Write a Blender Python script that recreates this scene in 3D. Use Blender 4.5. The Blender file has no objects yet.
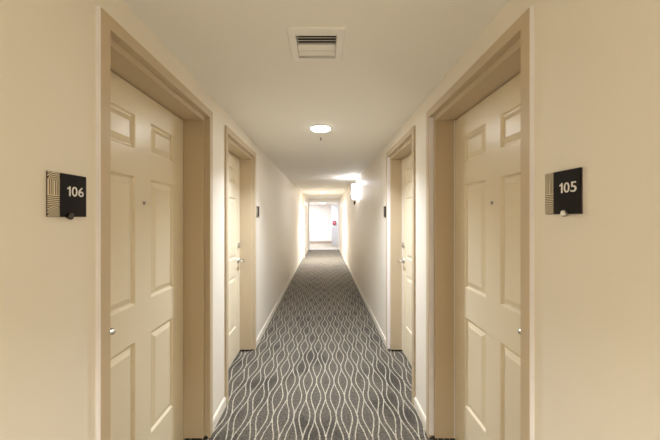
import bpy, bmesh, math
from mathutils import Vector, Matrix

C = bpy.context.scene.collection
SC = bpy.context.scene

# ------------------------------------------------------------------ camera
EYE = 1.507
cd = bpy.data.cameras.new('camera')
cd.sensor_width = 36.0
cd.lens = 305 / 660 * 36
cd.shift_x = 6.2 / 660
cd.shift_y = -2.7 / 660
cd.clip_start = 0.02
cam = bpy.data.objects.new('camera', cd)
cam.location = (0, 0, EYE)
cam.rotation_euler = (math.pi / 2, 0, 0)
C.objects.link(cam)
SC.camera = cam

# ------------------------------------------------------------------ world, exposure
w = bpy.data.worlds.new('world')
SC.world = w
w.use_nodes = True
w.node_tree.nodes['Background'].inputs[0].default_value = (0.9, 0.95, 1.0, 1)
w.node_tree.nodes['Background'].inputs[1].default_value = 0.3
SC.view_settings.view_transform = 'Standard'
SC.view_settings.look = 'None'
SC.view_settings.gamma = 1
SC.view_settings.exposure = 0.16
SC.cycles.use_denoising = True
SC.cycles.max_bounces = 10
SC.cycles.diffuse_bounces = 7
SC.cycles.sample_clamp_indirect = 4

# lamp energies (W): overhead downlights along the corridor, wall sconce, lobby lamps (one added out of view)
# each is a linear RGB power; WIDE = diffuse part of the lens, CONE = the reflector's narrower beam
P_BACK_WIDE = (0.5, 0.5, 0.5)
P_BACK_CONE = (57, 56, 51)
P_NEAR_WIDE = (5, 5, 5)
P_NEAR_CONE = (26, 29, 33)
P_FAR_WIDE = (10, 10, 10)
P_FAR_CONE = (62, 63, 64)
P_SCONCE = (9, 9, 9.8)
P_LOBBY = (38, 40, 43)
G_LENS = 22
G_SHADE = 13
G_BULB = 25
CONE_BACK, CONE_NEAR, CONE_FAR = 122, 128, 126

WL, WR = -0.79, 0.73          # wall faces
CEIL = EYE + 0.85
CX = (WL + WR) / 2
Y0, Y1 = -3.6, 14.3

# ------------------------------------------------------------------ materials
def mat(name, col, rough=0.6, metal=0.0, spec=0.5, bump=0.0, bscale=60.0, vary=0.0, coat=0.0):
    m = bpy.data.materials.new(name)
    m.use_nodes = True
    nt = m.node_tree
    b = nt.nodes['Principled BSDF']
    b.inputs['Base Color'].default_value = (*col, 1)
    b.inputs['Roughness'].default_value = rough
    b.inputs['Metallic'].default_value = metal
    b.inputs['Specular IOR Level'].default_value = spec
    b.inputs['Coat Weight'].default_value = coat
    tc = nt.nodes.new('ShaderNodeTexCoord')
    if vary:
        n = nt.nodes.new('ShaderNodeTexNoise')
        n.inputs['Scale'].default_value = 1.7
        n.inputs['Detail'].default_value = 4
        nt.links.new(tc.outputs['Object'], n.inputs['Vector'])
        r = nt.nodes.new('ShaderNodeValToRGB')
        r.color_ramp.elements[0].position = 0.3
        r.color_ramp.elements[1].position = 0.7
        r.color_ramp.elements[0].color = (*[c * (1 - vary) for c in col], 1)
        r.color_ramp.elements[1].color = (*[min(1, c * (1 + vary)) for c in col], 1)
        nt.links.new(n.outputs['Fac'], r.inputs['Fac'])
        nt.links.new(r.outputs['Color'], b.inputs['Base Color'])
    if bump:
        n2 = nt.nodes.new('ShaderNodeTexNoise')
        n2.inputs['Scale'].default_value = bscale
        n2.inputs['Detail'].default_value = 3
        nt.links.new(tc.outputs['Object'], n2.inputs['Vector'])
        bp = nt.nodes.new('ShaderNodeBump')
        bp.inputs['Strength'].default_value = bump
        bp.inputs['Distance'].default_value = 0.002
        nt.links.new(n2.outputs['Fac'], bp.inputs['Height'])
        nt.links.new(bp.outputs['Normal'], b.inputs['Normal'])
    return m

def glow(name, col, strength):
    m = bpy.data.materials.new(name)
    m.use_nodes = True
    nt = m.node_tree
    b = nt.nodes['Principled BSDF']
    b.inputs['Base Color'].default_value = (0.9, 0.9, 0.9, 1)
    b.inputs['Emission Color'].default_value = (*col, 1)
    b.inputs['Emission Strength'].default_value = strength
    return m

WALLC = (0.84, 0.78, 0.68)
M_WALL = mat('wall_paint', WALLC, 0.45, spec=0.35, bump=0.12, bscale=90, vary=0.015)
M_CEIL = mat('ceiling_paint', (0.93, 0.91, 0.86), 0.8, spec=0.2, bump=0.15, bscale=120, vary=0.01)
M_FRAME = mat('frame_paint', (0.57, 0.46, 0.315), 0.38, spec=0.45, bump=0.05, bscale=40)
M_DOOR = mat('door_paint', (0.76, 0.665, 0.495), 0.31, spec=0.5, bump=0.06, bscale=70)
M_BASE = mat('baseboard_paint', (0.84, 0.78, 0.67), 0.4)
M_WHITE = mat('white_trim', (0.86, 0.86, 0.86), 0.4)
M_CAULK = mat('pale_caulk', (0.90, 0.86, 0.88), 0.5)
M_LOBBYW = mat('lobby_wall_paint', (0.86, 0.82, 0.80), 0.6)
M_LOBBYB = mat('lobby_baseboard', (0.42, 0.33, 0.28), 0.5)
M_GREYD = mat('grey_door_paint', (0.52, 0.53, 0.56), 0.45)
M_METAL = mat('satin_nickel', (0.60, 0.58, 0.54), 0.28, metal=1.0)
M_DMETAL = mat('bronze_and_knob_shade', (0.06, 0.05, 0.045), 0.35, metal=0.8)
M_BLACK = mat('sign_black', (0.010, 0.007, 0.006), 0.5, spec=0.15)
M_SIDE = mat('sign_edge', (0.06, 0.045, 0.06), 0.4)
M_TEXT = mat('sign_white', (0.85, 0.83, 0.80), 0.5)
M_VENT = mat('vent_enamel', (0.95, 0.93, 0.91), 0.4)
M_DARK = mat('duct_dark', (0.05, 0.045, 0.04), 0.8)
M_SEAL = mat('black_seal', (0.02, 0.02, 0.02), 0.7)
M_RED = mat('alarm_red', (0.30, 0.02, 0.04), 0.4)
M_LIGHT = glow('downlight_lens', (1.0, 0.97, 0.92), G_LENS)
M_SHADE = glow('sconce_glass', (1.0, 0.99, 1.0), G_SHADE)
M_BULB = glow('sconce_bulb', (1.0, 0.99, 1.0), G_BULB)
M_THRESH = mat('pale_threshold', (0.80, 0.80, 0.82), 0.4)

class NT:
    """short math graph builder"""
    def __init__(s, m): s.nt = m.node_tree
    def op(s, o, a, b=None, c=None):
        n = s.nt.nodes.new('ShaderNodeMath'); n.operation = o
        for i, v in enumerate((a, b, c)):
            if v is None: continue
            if isinstance(v, (int, float)): n.inputs[i].default_value = v
            else: s.nt.links.new(v, n.inputs[i])
        return n.outputs[0]
    def step(s, x, lo, hi):       # smooth 1 -> 0 between lo and hi
        n = s.nt.nodes.new('ShaderNodeMapRange'); n.interpolation_type = 'SMOOTHSTEP'
        s.nt.links.new(x, n.inputs[0])
        n.inputs[1].default_value = lo; n.inputs[2].default_value = hi
        n.inputs[3].default_value = 1; n.inputs[4].default_value = 0
        return n.outputs[0]
    def noise(s, vec, scale, detail=3, rough=0.5):
        n = s.nt.nodes.new('ShaderNodeTexNoise')
        n.inputs['Scale'].default_value = scale; n.inputs['Detail'].default_value = detail
        n.inputs['Roughness'].default_value = rough
        s.nt.links.new(vec, n.inputs['Vector']); return n.outputs['Fac']
    def mix(s, f, a, b):
        n = s.nt.nodes.new('ShaderNodeMix'); n.data_type = 'RGBA'
        s.nt.links.new(f, n.inputs[0])
        for k, v in ((6, a), (7, b)):
            if isinstance(v, tuple): n.inputs[k].default_value = (*v, 1)
            else: s.nt.links.new(v, n.inputs[k])
        return n.outputs[2]

def carpet():
    m = bpy.data.materials.new('patterned_carpet'); m.use_nodes = True
    g = NT(m); nt = m.node_tree; b = nt.nodes['Principled BSDF']
    tc = nt.nodes.new('ShaderNodeTexCoord'); sp = nt.nodes.new('ShaderNodeSeparateXYZ')
    nt.links.new(tc.outputs['Object'], sp.inputs[0])
    X, Y = sp.outputs[0], sp.outputs[1]
    V = tc.outputs['Object']
    a, A, P, dl = 0.0800, 0.0205, 0.50, 0.0200
    wob = g.op('MULTIPLY', g.op('SUBTRACT', g.noise(V, 14, 2), 0.5), 0.010)
    Xw = g.op('ADD', g.op('ADD', X, 0.146), wob)
    ph = g.op('MULTIPLY', g.op('SUBTRACT', Y, 2.557), 2 * math.pi / P)
    cs = g.op('MULTIPLY', g.op('COSINE', ph), A)
    def fam(off, sgn):
        # distance to a strand's centre line, strands 2a apart; each strand is two lines at +-dl
        t = g.op('SUBTRACT', g.op('SUBTRACT', Xw, off), g.op('MULTIPLY', cs, sgn))
        u = g.op('DIVIDE', t, 2 * a)
        f = g.op('SUBTRACT', g.op('FRACT', g.op('ADD', u, 0.5)), 0.5)
        return g.op('ABSOLUTE', g.op('SUBTRACT', g.op('MULTIPLY', g.op('ABSOLUTE', f), 2 * a), dl))
    d1, d2 = fam(-a / 2, 1), fam(a / 2, -1)
    rag = g.op('MULTIPLY', g.op('SUBTRACT', g.noise(V, 150, 2), 0.5), 0.010)
    l1 = g.step(g.op('ADD', d1, rag), 0.0020, 0.0058)
    l2 = g.step(g.op('ADD', d2, rag), 0.0020, 0.0058)
    pile = g.noise(V, 120, 3, 0.75)
    stain = g.noise(V, 2.6, 4)
    pile = g.op('ADD', g.op('MULTIPLY', pile, 0.45), g.op('MULTIPLY', g.noise(V, 62, 2, 0.6), 0.55))
    pile = g.op('MULTIPLY_ADD', g.op('SUBTRACT', pile, 0.5), 3.6, 0.5)
    pile = g.op('MAXIMUM', g.op('MINIMUM', pile, 1.0), 0.0)
    base = g.mix(pile, (0.038, 0.031, 0.023), (0.168, 0.145, 0.116))
    base = g.mix(g.step(stain, 0.34, 0.50), base, g.mix(pile, (0.020, 0.017, 0.013), (0.095, 0.082, 0.066)))
    lc = g.mix(pile, (0.24, 0.208, 0.158), (0.64, 0.575, 0.465))
    col = g.mix(g.op('MAXIMUM', l1, l2), base, lc)
    nt.links.new(col, b.inputs['Base Color'])
    b.inputs['Roughness'].default_value = 0.95
    b.inputs['Specular IOR Level'].default_value = 0.1
    b.inputs['Sheen Weight'].default_value = 0.15
    bp = nt.nodes.new('ShaderNodeBump'); bp.inputs['Strength'].default_value = 0.5; bp.inputs['Distance'].default_value = 0.003
    nt.links.new(pile, bp.inputs['Height']); nt.links.new(bp.outputs[0], b.inputs['Normal'])
    return m
M_CARPET = carpet()
M_LCARPET = mat('lobby_carpet', (0.40, 0.36, 0.30), 0.95, spec=0.1, bump=0.4, bscale=200, vary=0.2)

def etched():
    """fine line pattern of the sign's metal strip; object coords: x across, z up, strip 38 x 131 mm"""
    m = bpy.data.materials.new('etched_strip'); m.use_nodes = True
    g = NT(m); nt = m.node_tree; b = nt.nodes['Principled BSDF']
    tc = nt.nodes.new('ShaderNodeTexCoord'); sp = nt.nodes.new('ShaderNodeSeparateXYZ')
    nt.links.new(tc.outputs['Object'], sp.inputs[0])
    x = g.op('SUBTRACT', sp.outputs[0], 0.020); z = sp.outputs[2]
    ax = g.op('ABSOLUTE', x)
    # top: nested arches (square distance rounded), middle: level lines, bottom: fans
    zt = g.op('MAXIMUM', g.op('SUBTRACT', z, 0.105), 0.0)
    arch = g.op('SQRT', g.op('ADD', g.op('MULTIPLY', x, x), g.op('MULTIPLY', zt, zt)))
    fan = g.op('SQRT', g.op('ADD', g.op('MULTIPLY', x, x), g.op('MULTIPLY', z, z)))
    top = g.op('GREATER_THAN', z, 0.064)
    bot = g.op('LESS_THAN', z, 0.030)
    t = g.op('ADD', g.op('MULTIPLY', arch, top), g.op('MULTIPLY', fan, bot))
    mid = g.op('SUBTRACT', g.op('SUBTRACT', 1.0, top), bot)
    t = g.op('ADD', t, g.op('MULTIPLY', z, mid))
    ln = g.op('SINE', g.op('MULTIPLY', t, 2 * math.pi / 0.0056))
    f = g.step(ln, -0.3, 0.2)
    col = g.mix(f, (0.72, 0.62, 0.44), (0.05, 0.035, 0.02))
    nt.links.new(col, b.inputs['Base Color'])
    b.inputs['Roughness'].default_value = 0.4; b.inputs['Metallic'].default_value = 0.2
    return m
M_ETCH = etched()

# ------------------------------------------------------------------ mesh helpers
def obj(name, bm, m, parent=None, bevel=0.0, smooth=False):
    bmesh.ops.recalc_face_normals(bm, faces=bm.faces)
    me = bpy.data.meshes.new(name); bm.to_mesh(me); bm.free()
    me.materials.append(m)
    if smooth:
        for p in me.polygons: p.use_smooth = True
        me.set_sharp_from_angle(angle=math.radians(35))
    o = bpy.data.objects.new(name, me); C.objects.link(o)
    if parent: o.parent = parent
    if bevel:
        b = o.modifiers.new('bevel', 'BEVEL'); b.width = bevel; b.segments = 2; b.limit_method = 'ANGLE'
    return o
def tag(o, label, cat, group=None, kind=None):
    o['label'] = label; o['category'] = cat
    if group: o['group'] = group
    if kind: o['kind'] = kind
    return o
def empty(name, loc=(0, 0, 0), rotz=0):
    o = bpy.data.objects.new(name, None); C.objects.link(o)
    o.empty_display_size = 0.05
    o.location = loc; o.rotation_euler = (0, 0, rotz); return o
def box(bm, x0, x1, y0, y1, z0, z1):
    x0, x1 = sorted((x0, x1)); y0, y1 = sorted((y0, y1)); z0, z1 = sorted((z0, z1))
    v = [bm.verts.new(p) for p in ((x0,y0,z0),(x1,y0,z0),(x1,y1,z0),(x0,y1,z0),(x0,y0,z1),(x1,y0,z1),(x1,y1,z1),(x0,y1,z1))]
    for f in ((0,1,2,3),(4,5,6,7),(0,1,5,4),(1,2,6,5),(2,3,7,6),(3,0,4,7)): bm.faces.new([v[i] for i in f])
def B(*bs):
    bm = bmesh.new()
    for b in bs: box(bm, *b)
    return bm
def lathe(bm, prof, origin, axis='Z', seg=32):
    """prof: (r, h) pairs along the axis"""
    R = {'Z': Matrix.Identity(3), 'Y': Matrix.Rotation(-math.pi/2, 3, 'X'), 'X': Matrix.Rotation(math.pi/2, 3, 'Y')}[axis]
    o = Vector(origin); rings = []
    for r, h in prof:
        rings.append([bm.verts.new(o + R @ Vector((r*math.cos(2*math.pi*k/seg), r*math.sin(2*math.pi*k/seg), h))) for k in range(seg)])
    for a, b in zip(rings, rings[1:]):
        for k in range(seg): bm.faces.new((a[k], a[(k+1)%seg], b[(k+1)%seg], b[k]))
    bm.faces.new(rings[0]); bm.faces.new(rings[-1])
    return bm
def tube(bm, pts, rads, seg=12, flat=1.0):
    pts = [Vector(p) for p in pts]; rings = []
    for i, p in enumerate(pts):
        d = (pts[min(i+1, len(pts)-1)] - pts[max(i-1, 0)]).normalized()
        u = d.cross(Vector((0, 0, 1)))
        if u.length < 0.1: u = Vector((1, 0, 0))
        u.normalize(); v = u.cross(d)
        rings.append([bm.verts.new(p + (u*math.cos(2*math.pi*k/seg)*flat + v*math.sin(2*math.pi*k/seg))*rads[i]) for k in range(seg)])
    for a, b in zip(rings, rings[1:]):
        for k in range(seg): bm.faces.new((a[k], a[(k+1)%seg], b[(k+1)%seg], b[k]))
    bm.faces.new(rings[0]); bm.faces.new(rings[-1])
    return bm
S = dict(kind='structure')

# ------------------------------------------------------------------ floor and ceiling
tag(obj('floor', B((-1.3, 1.3, Y0, Y1, -0.1, 0)), M_CARPET), 'dark grey corridor carpet woven with pale wavy lines', 'floor', **S)
tag(obj('floor_lobby', B((-2.2, 1.55, Y1 + 0.16, 17.9, -0.1, 0)), M_LCARPET), 'tan carpet in the bright lobby past the corridor end', 'floor', **S)
tag(obj('trim_threshold', B((-1.3, 1.3, Y1, Y1 + 0.16, -0.1, 0.004)), M_THRESH), 'pale threshold strip across the floor at the corridor end', 'threshold', **S)
VX0, VX1, VY0, VY1 = -0.167, 0.097, 1.362, 1.642
hx0, hx1, hy0, hy1 = VX0 + .030, VX1 - .030, VY0 + .035, VY1 - .025
STEP = 7.6
tag(obj('ceiling', B((-1.3, hx0, Y0, STEP, CEIL, CEIL+.1), (hx1, 1.3, Y0, STEP, CEIL, CEIL+.1),
    (hx0, hx1, Y0, hy0, CEIL, CEIL+.1), (hx0, hx1, hy1, STEP, CEIL, CEIL+.1)), M_CEIL),
    'smooth cream ceiling of the near corridor with the air vent', 'ceiling', **S)
CEIL2 = CEIL + 0.03
tag(obj('ceiling_far', B((-1.3, 1.3, STEP, Y1, CEIL2, CEIL2 + .1)), M_CEIL), 'far corridor ceiling, slightly raised, past the wall sconce', 'ceiling', **S)
tag(obj('ceiling_lobby', B((-2.2, 1.55, Y1 + .16, 17.9, 2.225, 2.4)), M_CEIL), 'low lobby ceiling seen through the end opening', 'ceiling', **S)

# ------------------------------------------------------------------ walls
D1, D2 = (1.06, 2.13), (2.43, 3.50)    # outer edges of the door casings
HT = 2.24                              # top of casings
def side_wall(name, wx, s, label):
    """s = -1 left, +1 right; solid wall with two door openings"""
    e = wx + s * 0.40
    bs = []; y = Y0
    for a, b in (D1, D2):
        bs.append((wx, e, y, a + .02, 0, CEIL)); bs.append((wx, e, a + .02, b - .02, HT - .02, CEIL)); y = b - .02
    bs.append((wx, e, y, Y1, 0, CEIL2))
    return tag(obj(name, B(*bs), M_WALL), label, 'wall', **S)
side_wall('wall_left', WL, -1, 'cream painted left corridor wall with doors 106 and beyond')
side_wall('wall_right', WR, 1, 'cream painted right corridor wall carrying the glowing sconce')
tag(obj('wall_back', B((-1.3, 1.3, Y0 - .1, Y0, 0, CEIL)), M_WALL), 'plain cream wall closing the corridor behind the viewer', 'wall', **S)
# left wall thickens near the far end, with a side door in it
JY = 11.3; JX = -0.735
tag(obj('wall_jog', B((WL, JX, JY, 11.5, 0, CEIL2), (WL, JX, 12.6, Y1, 0, CEIL2), (WL, JX, 11.5, 12.6, HT, CEIL2)), M_WALL),
    'slightly projecting stretch of left wall near the far end', 'wall', **S)
# end wall with the opening to the lobby
tag(obj('wall_end', B((-2.3, -.70, Y1, Y1+.16, 0, 2.5), (.70, 1.6, Y1, Y1+.16, 0, 2.5), (-.70, .70, Y1, Y1+.16, 2.27, 2.5)), M_LOBBYW),
    'end wall around the opening to the bright lobby', 'wall', **S)
tag(obj('trim_opening', B((-.735, -.67, Y1-.03, Y1+.18, 0, 2.234), (.68, .73, Y1-.03, Y1+.18, 0, 2.234), (-.735, .73, Y1-.03, Y1+.18, 2.234, 2.33)), M_WHITE),
    'white painted casing around the opening at the corridor end', 'trim', **S)
tag(obj('wall_lobby', B((-2.3, 1.6, 17.7, 17.9, 0, 2.3), (-2.3, -2.15, Y1+.16, 17.7, 0, 2.3), (1.42, 1.6, Y1+.16, 17.7, 0, 2.3)), M_LOBBYW),
    'white lobby wall seen straight ahead through the end opening', 'wall', **S)
tag(obj('baseboard_lobby', B((-2.15, 1.42, 17.685, 17.7, 0, .12)), M_LOBBYB), 'brown baseboard along the lobby back wall', 'baseboard', **S)

# baseboards, broken at the doors
def baseboard(name, wx, s, label, stretches):
    bm = bmesh.new()
    for a, b, x in stretches:
        q = x - s * 0.012; q2 = x - s * 0.006
        for yy0, yy1 in ((a, b),):
            P = [(x, 0), (q, 0), (q, .064), (q2, .078), (x, .078)]
            va = [bm.verts.new((px, yy0, pz)) for px, pz in P]; vb = [bm.verts.new((px, yy1, pz)) for px, pz in P]
            for k in range(5): bm.faces.new((va[k], va[(k+1)%5], vb[(k+1)%5], vb[k]))
            bm.faces.new(va); bm.faces.new(vb)
    return tag(obj(name, bm, M_BASE), label, 'baseboard', **S)
baseboard('baseboard_left', WL, -1, 'pale baseboard along the left wall, broken at each door',
    [(Y0, D1[0]-.001, WL), (D1[1]+.001, D2[0]-.001, WL), (D2[1]+.001, JY-.013, WL), (JY, 11.5, JX), (12.6, Y1-.03, JX)])
baseboard('baseboard_right', WR, 1, 'pale baseboard along the right wall, broken at each door',
    [(Y0, D1[0]-.001, WR), (D1[1]+.001, D2[0]-.001, WR), (D2[1]+.001, Y1-.03, WR)])

# ------------------------------------------------------------------ doors
# built in local coords: +X into the wall, Y along the corridor, origin on the wall face at the near casing edge
def frame_bm(W, H, prof):
    """sweep prof (inset, depth) round the U of an opening W x H"""
    bm = bmesh.new(); n = len(prof)
    def pt(i, k):
        o, d = prof[i]
        return [(d, o, 0.0), (d, o, H - o), (d, W - o, H - o), (d, W - o, 0.0)][k]
    R = [[bm.verts.new(pt(i, k)) for i in range(n)] for k in range(4)]
    for a, b in zip(R, R[1:]):
        for i in range(n): bm.faces.new((a[i], a[(i+1) % n], b[(i+1) % n], b[i]))
    bm.faces.new(R[0]); bm.faces.new(R[3])
    return bm

def leaf_bm(y0, y1, z0, z1, x, th, cols, rows):
    """six-panel door: moulded face towards -X"""
    bm = bmesh.new()
    ys = sorted({y0, y1, *[v for c in cols for v in c]}); zs = sorted({z0, z1, *[v for r in rows for v in r]})
    V = {}
    def v(y, z, xx=x):
        k = (round(y, 5), round(z, 5), round(xx, 5))
        if k not in V: V[k] = bm.verts.new((xx, y, z))
        return V[k]
    for ya, yb in zip(ys, ys[1:]):
        for za, zb in zip(zs, zs[1:]):
            if (ya, yb) in cols and (za, zb) in rows:
                loops = []
                for ins, dep in ((0, 0), (.003, .002), (.009, .012), (.017, .013), (.021, .0105), (.040, .003), (.044, .0005)):
                    q = [(ya+ins, za+ins), (yb-ins, za+ins), (yb-ins, zb-ins), (ya+ins, zb-ins)]
                    loops.append([v(a, b, x + dep) for a, b in q])
                for A, Bq in zip(loops, loops[1:]):
                    for k in range(4): bm.faces.new((A[k], A[(k+1)%4], Bq[(k+1)%4], Bq[k]))
                bm.faces.new(loops[-1])
            else:
                bm.faces.new((v(ya, za), v(yb, za), v(yb, zb), v(ya, zb)))
    # sides and back
    c = [(y0, z0), (y1, z0), (y1, z1), (y0, z1)]
    bk = [bm.verts.new((x + th, *p)) for p in c]
    bm.faces.new(bk)
    fr = [v(*p) for p in c]
    for k in range(4):
        a, b = c[k], c[(k+1) % 4]
        if a[1] == b[1]: line = [v(t, a[1]) for t in (ys if b[0] > a[0] else ys[::-1])]
        else: line = [v(a[0], t) for t in (zs if b[1] > a[1] else zs[::-1])]
        bm.faces.new(line + [bk[(k+1) % 4], bk[k]])
    return bm

def make_door(name, wx, s, ya, label, latch_near, recess=0.151, peep=True, depth=0.21, paint=None):
    """wx wall face, s side, ya near casing edge"""
    W = 1.07; H = HT
    root = empty(name, (wx, ya, 0)); root.scale = (s, 1, 1)
    tag(root, label, 'door', **S)
    prof = [(0.0, 0.0), (0.0, -.013), (.0015, -.015), (.0485, -.015), (.050, -.0135), (.050, .020), (.080, .020), (.080, depth), (.022, depth), (.022, 0.002)]
    if recess < .1: prof = [(0.0, 0.0), (0.0, -.015), (.080, -.015), (.080, depth), (.022, depth), (.022, .002)]
    fb = frame_bm(W, H, prof)
    for v in fb.verts:
        if v.co.z < 0.001: v.co.z = 0.022 if v.co.x > 0.015 else 0.0
    obj('door_frame', fb, paint or M_FRAME, root)
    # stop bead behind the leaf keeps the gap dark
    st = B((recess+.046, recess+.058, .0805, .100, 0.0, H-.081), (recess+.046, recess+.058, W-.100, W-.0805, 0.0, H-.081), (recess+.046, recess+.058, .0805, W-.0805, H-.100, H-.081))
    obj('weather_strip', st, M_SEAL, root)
    y0, y1 = .0835, W - .0835
    cols = [(y0+.150, y0+.390), (y1-.390, y1-.150)] if False else [(.222, .462), (.600, .843)]
    rows = [(.33, .885), (1.07, 1.712), (1.85, 2.02)]
    lf = obj('door_leaf', leaf_bm(y0, y1, 0.012, H-.0855, recess, .045, cols, rows), M_DOOR, root)
    fy = recess
    ly = y0 + .065 if latch_near else y1 - .065
    dirn = 1 if latch_near else -1
    hz = 1.03
    bm = bmesh.new()
    lathe(bm, [(.032, 0), (.033, -.004), (.030, -.010), (.014, -.013), (.012, -.050)], (fy, ly, hz), 'X', 28)
    tube(bm, [(fy-.050, ly - dirn*.012, hz), (fy-.055, ly, hz), (fy-.057, ly + dirn*.025, hz+.001), (fy-.056, ly + dirn*.060, hz), (fy-.054, ly + dirn*.068, hz), (fy-.053, ly + dirn*.076, hz)],
         [.010, .013, .0115, .011, .015, .010], 16)
    h = obj('lever_handle', bm, M_METAL, lf, smooth=True)
    bm = bmesh.new()
    lathe(bm, [(.029, 0), (.030, -.006), (.027, -.016), (.013, -.018), (.012, -.024)], (fy, ly, 1.20), 'X', 28)
    obj('deadbolt', bm, M_METAL, lf, smooth=True)
    if peep:
        bm = bmesh.new()
        lathe(bm, [(.010, 0), (.0105, -.003), (.008, -.005), (.0055, -.005), (.0055, -.001)], (fy, (y0+y1)/2, 1.583), 'X', 24)
        pr = obj('peephole', bm, M_METAL, lf, smooth=True)
        bm = bmesh.new()
        lathe(bm, [(.0054, -.001), (.0050, -.0035), (.003, -.0042)], (fy, (y0+y1)/2, 1.583), 'X', 16)
        obj('peephole_lens', bm, M_BLACK, lf, smooth=True)
    if s > 0 and recess > .1:   # unpainted pale strip on the far return of the right-hand frames
        e = obj('edge_strip', B((-.0132, .0195, W-.0512, W-.0498, .022, H-.051)), M_CAULK, root)
        e['label'] = 'pale strip on the far inner edge of the frame'
        obj('gasket', B((recess-.006, recess, W-.0815, W-.0798, .022, H-.081)), M_CAULK, root)
    return root
make_door('door_1', WL, -1, D1[0], 'tan six-panel door of room 106, recessed in near left wall', True)
make_door('door_2', WR, 1, D1[0], 'tan six-panel door of room 105, recessed in near right wall', True)
make_door('door_3', WL, -1, D2[0], 'second left door, tan, with lever handle on its far edge', False)
make_door('door_4', WR, 1, D2[0], 'second right door, tan, with lever handle on its far edge', False)
d5 = make_door('door_5', JX, -1, 11.52, 'small distant door in left wall just before the lobby opening', True, recess=0.0, peep=False, depth=.05, paint=M_WHITE)

# pale caulk line down the outer near edge of the two nearest frames
for wx, s, nm, lb in ((WL, -1, 'trim_left', 'pale strip sealing the near edge of the 106 door frame'), (WR, 1, 'trim_right', 'pale strip sealing the near edge of the 105 door frame')):
    tag(obj(nm, B((wx, wx - s*.0148, D1[0]-.0035, D1[0]-.0002, .078, HT)), M_CAULK), lb, 'trim', **S)

# grey door standing open in the lobby
gd = empty('door_6', (1.40, 15.8, 0)); tag(gd, 'grey door standing open at the right of the lobby', 'door', **S)
gl = obj('door_leaf', B((-.99, 0, 0, .045, .02, 2.16)), M_GREYD, gd)
bm = bmesh.new(); lathe(bm, [(.03, 0), (.03, -.01), (.012, -.015), (.012, -.04), (.026, -.05), (.028, -.07), (.015, -.08)], (-.935, 0, 1.03), 'Y', 20)
obj('door_knob', bm, M_METAL, gl, smooth=True)
obj('hinge', B((-.003, .02, -.006, .0, 1.9, 2.0), (-.003, .02, -.006, 0, .2, .3)), M_METAL, gd)
fa = empty('fire_alarm_sign', (.545, 15.8, 1.22)); tag(fa, 'small dark red square sign on the grey lobby door', 'sign')
obj('sign_plate', B((-.085, .085, -.035, 0, -.10, .10)), M_RED, fa, bevel=.006)
obj('sign_mark', B((-.035, .035, -.039, -.035, -.03, .045)), mat('alarm_pink', (.6, .25, .3), .5), fa, bevel=.002)

# ------------------------------------------------------------------ room signs
def make_sign(num, loc, rotz, label, blank=False, kx=.080, kmat=None):
    """local x = reading direction, -y = out of the wall, z up; origin at lower left of the plate"""
    r = empty('room_sign', loc, rotz)
    tag(r, label, 'sign', 'room number signs beside the doors')
    Wd, Ht, T = .1385, .1315, .007
    obj('back_plate', B((.001, Wd, -T+.003, 0, 0, Ht)), M_SIDE, r, bevel=.0008)
    obj('number_panel', B((.0385, Wd, -T-.001, -T+.003, 0, Ht)), M_BLACK, r, bevel=.0006)
    obj('etched_strip', B((.001, .0385, -T, -T+.003, .001, Ht-.001)), M_ETCH, r)
    if not blank:
        def glyph(txt, x0, wd):
            cu = bpy.data.curves.new('t', 'FONT'); cu.body = txt; cu.size = 1; cu.extrude = 0.0; cu.offset = .010
            to = bpy.data.objects.new('t', cu)
            C.objects.link(to); bpy.context.view_layer.update()
            me = bpy.data.meshes.new_from_object(to.evaluated_get(bpy.context.evaluated_depsgraph_get()))
            bpy.data.objects.remove(to)
            xs = [v.co.x for v in me.vertices]; ys = [v.co.y for v in me.vertices]
            for v in me.vertices:
                v.co = Vector((x0 + (v.co.x - min(xs)) * wd / (max(xs) - min(xs)), -T - .0016, .064 + (v.co.y - min(ys)) * .0305 / (max(ys) - min(ys))))
            return me
        bm = bmesh.new()
        # the one: a stem with a short flag
        P1 = [(.0705, 0), (.0760, 0), (.0760, .0305), (.0715, .0305), (.0690, .0268), (.0635, .0248), (.0635, .0210), (.0705, .0215)]
        bm.faces.new([bm.verts.new((x, -T - .0016, .064 + z)) for x, z in P1])
        bm.from_mesh(glyph(num[1], .0805, .0215)); bm.from_mesh(glyph(num[2], .1055, .0215))
        ex = bmesh.ops.extrude_face_region(bm, geom=list(bm.faces))
        for g in ex['geom']:
            if isinstance(g, bmesh.types.BMVert): g.co.y += .0008
        obj('room_number', bm, M_TEXT, r)
    bm = bmesh.new()
    lathe(bm, [(.007, 0.003), (.007, -.003), (.0105, -.004), (.0105, -.009), (.0075, -.0115)], (kx, -T, .002), 'Y', 24)
    obj('slider_knob', bm, kmat or M_METAL, r, smooth=True)
    return r
make_sign('106', (WL, .866, EYE + .001), math.pi/2, 'black 106 room sign on near left wall', kx=.069, kmat=M_DMETAL)  # dark metal on this knob stands in for its shaded side
make_sign('105', (WR, .998, EYE + .0095), -math.pi/2, 'black 105 room sign on near right wall', kx=.088)
make_sign('', (WL, 3.56, EYE), math.pi/2, 'small dark room sign past the second left door', True)
make_sign('', (WR, 3.70, EYE), -math.pi/2, 'small dark room sign past the second right door', True)

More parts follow.
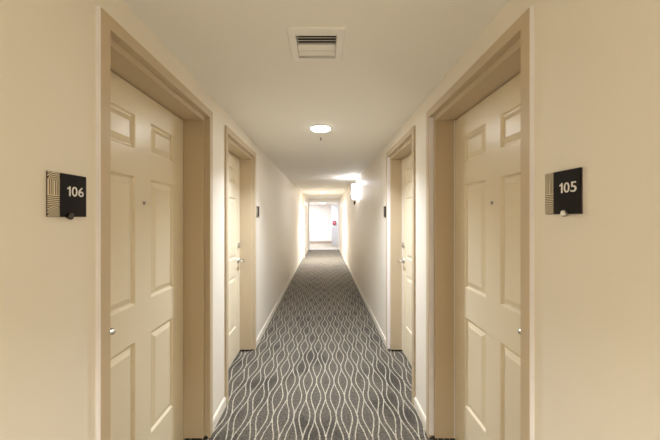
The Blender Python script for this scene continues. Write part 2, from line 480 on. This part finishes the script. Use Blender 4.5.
# ------------------------------------------------------------------ ceiling vent
v = empty('ceiling_vent', ((VX0+VX1)/2, (VY0+VY1)/2, CEIL)); tag(v, 'square cream air vent with angled louvres in the near ceiling', 'vent')
hw, hl = (VX1-VX0)/2, (VY1-VY0)/2
ix, iy0, iy1 = hw - .036, -hl + .044, hl - .030
bm = bmesh.new()
def ring(bm, o, i, zo, zi):
    a = [bm.verts.new((x, y, zo)) for x, y in ((-o[0], o[1]), (o[0], o[1]), (o[0], o[2]), (-o[0], o[2]))]
    b = [bm.verts.new((x, y, zi)) for x, y in ((-i[0], i[1]), (i[0], i[1]), (i[0], i[2]), (-i[0], i[2]))]
    for k in range(4): bm.faces.new((a[k], a[(k+1)%4], b[(k+1)%4], b[k]))
O = (hw, -hl, hl); I = (ix, iy0, iy1); O2 = (hw-.003, -hl+.003, hl-.003)
ring(bm, O, O, 0, -.006)
ring(bm, O, O2, -.006, -.009); ring(bm, O2, I, -.009, -.010); ring(bm, I, I, -.010, .05)
obj('vent_frame', bm, M_VENT, v)
j = .001
bm = B((-ix-j-.004, -ix-j, iy0-j, iy1+j, 0, .30), (ix+j, ix+j+.004, iy0-j, iy1+j, 0, .30), (-ix-.005, ix+.005, iy0-j-.004, iy0-j, 0, .30), (-ix-.005, ix+.005, iy1+j, iy1+j+.004, 0, .30), (-ix-.005, ix+.005, iy0-.005, iy1+.005, .30, .305))
obj('duct', bm, M_DARK, v)
L = iy1 - iy0
def blade(yc, ang, ln, lip=False):
    bm = bmesh.new(); dy, dz = math.cos(ang)*ln/2, math.sin(ang)*ln/2
    ny, nz = -math.sin(ang)*.0012, math.cos(ang)*.0012
    zc = 0.004
    q = [(yc-dy+ny, zc-dz+nz), (yc+dy+ny, zc+dz+nz), (yc+dy-ny, zc+dz-nz), (yc-dy-ny, zc-dz-nz)]
    a = [bm.verts.new((-ix+.002, *p)) for p in q]; b = [bm.verts.new((ix-.002, *p)) for p in q]
    for k in range(4): bm.faces.new((a[k], a[(k+1)%4], b[(k+1)%4], b[k]))
    bm.faces.new(a); bm.faces.new(b)
    if lip: box(bm, -ix+.002, ix-.002, yc+dy, yc+dy+.006, zc+dz-.002, zc+dz)
    obj('louvre', bm, M_VENT, v)
blade(iy0 + L*.105, math.radians(2), .013)
for t in (.22, .33, .44): blade(iy0 + L*t, math.radians(30), .024)
for t in (.60, .84): blade(iy0 + L*t, math.radians(-34), .026, lip=True)

# ------------------------------------------------------------------ ceiling lights
def area(name, loc, P, size, parent=None, spread=180):
    E = max(P)
    if E <= 0: return None
    col = [p / E for p in P]
    l = bpy.data.lights.new(name, 'AREA'); l.shape = 'DISK'; l.size = size; l.energy = E; l.color = col; l.spread = math.radians(spread)
    o = bpy.data.objects.new(name, l); o.location = loc; C.objects.link(o)
    if parent: o.parent = parent
    return o
def downlight(y, wide, cone, ang, label, cz=CEIL, x=CX, r=.088):
    t = empty('downlight', (x, y, cz)); tag(t, label, 'ceiling light', 'round downlights along the corridor')
    bm = bmesh.new()
    lathe(bm, [(r+.022, -.0005), (r+.022, -.003), (r+.018, -.007), (r+.002, -.009), (r+.001, -.004), (r, -.0045)], (0, 0, 0), 'Z', 40)
    obj('trim_ring', bm, M_VENT, t, smooth=True)
    bm = bmesh.new(); lathe(bm, [(r, -.0046), (r-.001, -.012), (r-.006, -.018), (r*.5, -.021), (.01, -.0215)], (0, 0, 0), 'Z', 40)
    obj('lens', bm, M_LIGHT, t, smooth=True)
    area('downlight_lamp', (0, 0, -.024), wide, .16, t)
    if cone: area('downlight_beam', (0, 0, -.026), cone, .15, t, ang)
    return t
downlight(-1.0, P_BACK_WIDE, P_BACK_CONE, CONE_BACK, 'round downlight above and behind the viewer')
downlight(2.90, P_NEAR_WIDE, P_NEAR_CONE, CONE_NEAR, 'round downlight in the ceiling past the air vent')
downlight(10.7, P_FAR_WIDE, P_FAR_CONE, CONE_FAR, 'distant round downlight between sconce and lobby opening', CEIL2)
downlight(15.2, P_LOBBY, None, 180, 'bright round light just inside the lobby ceiling', 2.225, -.06, .13)
downlight(16.4, P_LOBBY, None, 180, 'unseen round ceiling light added to brighten the lobby from the left', 2.225, -1.2, .13)  # added fixture out of view, only there to brighten the lobby

# sprinkler
sp = empty('sprinkler_head', (-.033, 3.24, CEIL)); tag(sp, 'tiny dark sprinkler head on the ceiling beyond the near downlight', 'sprinkler')
bm = bmesh.new(); lathe(bm, [(.022, 0), (.022, -.002), (.012, -.006), (.009, -.007)], (0, 0, 0), 'Z', 24); obj('escutcheon', bm, M_CEIL, sp, smooth=True)
bm = bmesh.new(); lathe(bm, [(.006, -.006), (.006, -.018), (.003, -.02), (.003, -.026), (.010, -.028), (.010, -.030)], (0, 0, 0), 'Z', 16); obj('deflector', bm, M_DMETAL, sp, smooth=True)

# ------------------------------------------------------------------ wall sconce
SY, SX = 6.5, .655
s_ = empty('wall_sconce', (WR, SY, 1.90)); tag(s_, 'glowing white glass wall sconce high on the right wall', 'wall lamp')
dx = SX - WR
obj('back_plate', B((-.014, 0, -.05, .05, .05, .24)), M_WHITE, s_, bevel=.004)
bm = tube(bmesh.new(), [(-.01, 0, .06), (dx*.6, 0, .03), (dx, 0, -.015)], [.009, .009, .009]); obj('arm', bm, M_WHITE, s_, smooth=True)
bm = bmesh.new()   # open-topped glass
seg = 36; prof = [(.026, 0.0), (.052, .012), (.063, .05), (.066, .17), (.063, .29), (.058, .325), (.055, .325), (.060, .29), (.063, .17), (.060, .05), (.049, .016), (.024, .006)]
lathe(bm, prof, (dx, 0, -.012), 'Z', seg); obj('lamp_shade', bm, M_SHADE, s_, smooth=True)
bm = bmesh.new(); lathe(bm, [(.012, .10), (.020, .12), (.026, .19), (.022, .235), (.008, .25)], (dx, 0, 0), 'Z', 20); obj('bulb', bm, M_BULB, s_, smooth=True)
bm = bmesh.new(); lathe(bm, [(.004, -.018), (.006, -.035), (.020, -.055), (.022, -.085), (.014, -.115), (.004, -.125)], (dx, 0, 0), 'Z', 20); obj('finial', bm, M_DMETAL, s_, smooth=True)
pl = bpy.data.lights.new('sconce_lamp', 'POINT'); pl.energy = max(P_SCONCE); pl.color = [p / max(max(P_SCONCE), 1e-6) for p in P_SCONCE]; pl.shadow_soft_size = .04
po = bpy.data.objects.new('sconce_lamp', pl); po.location = (dx, 0, .325); C.objects.link(po); po.parent = s_
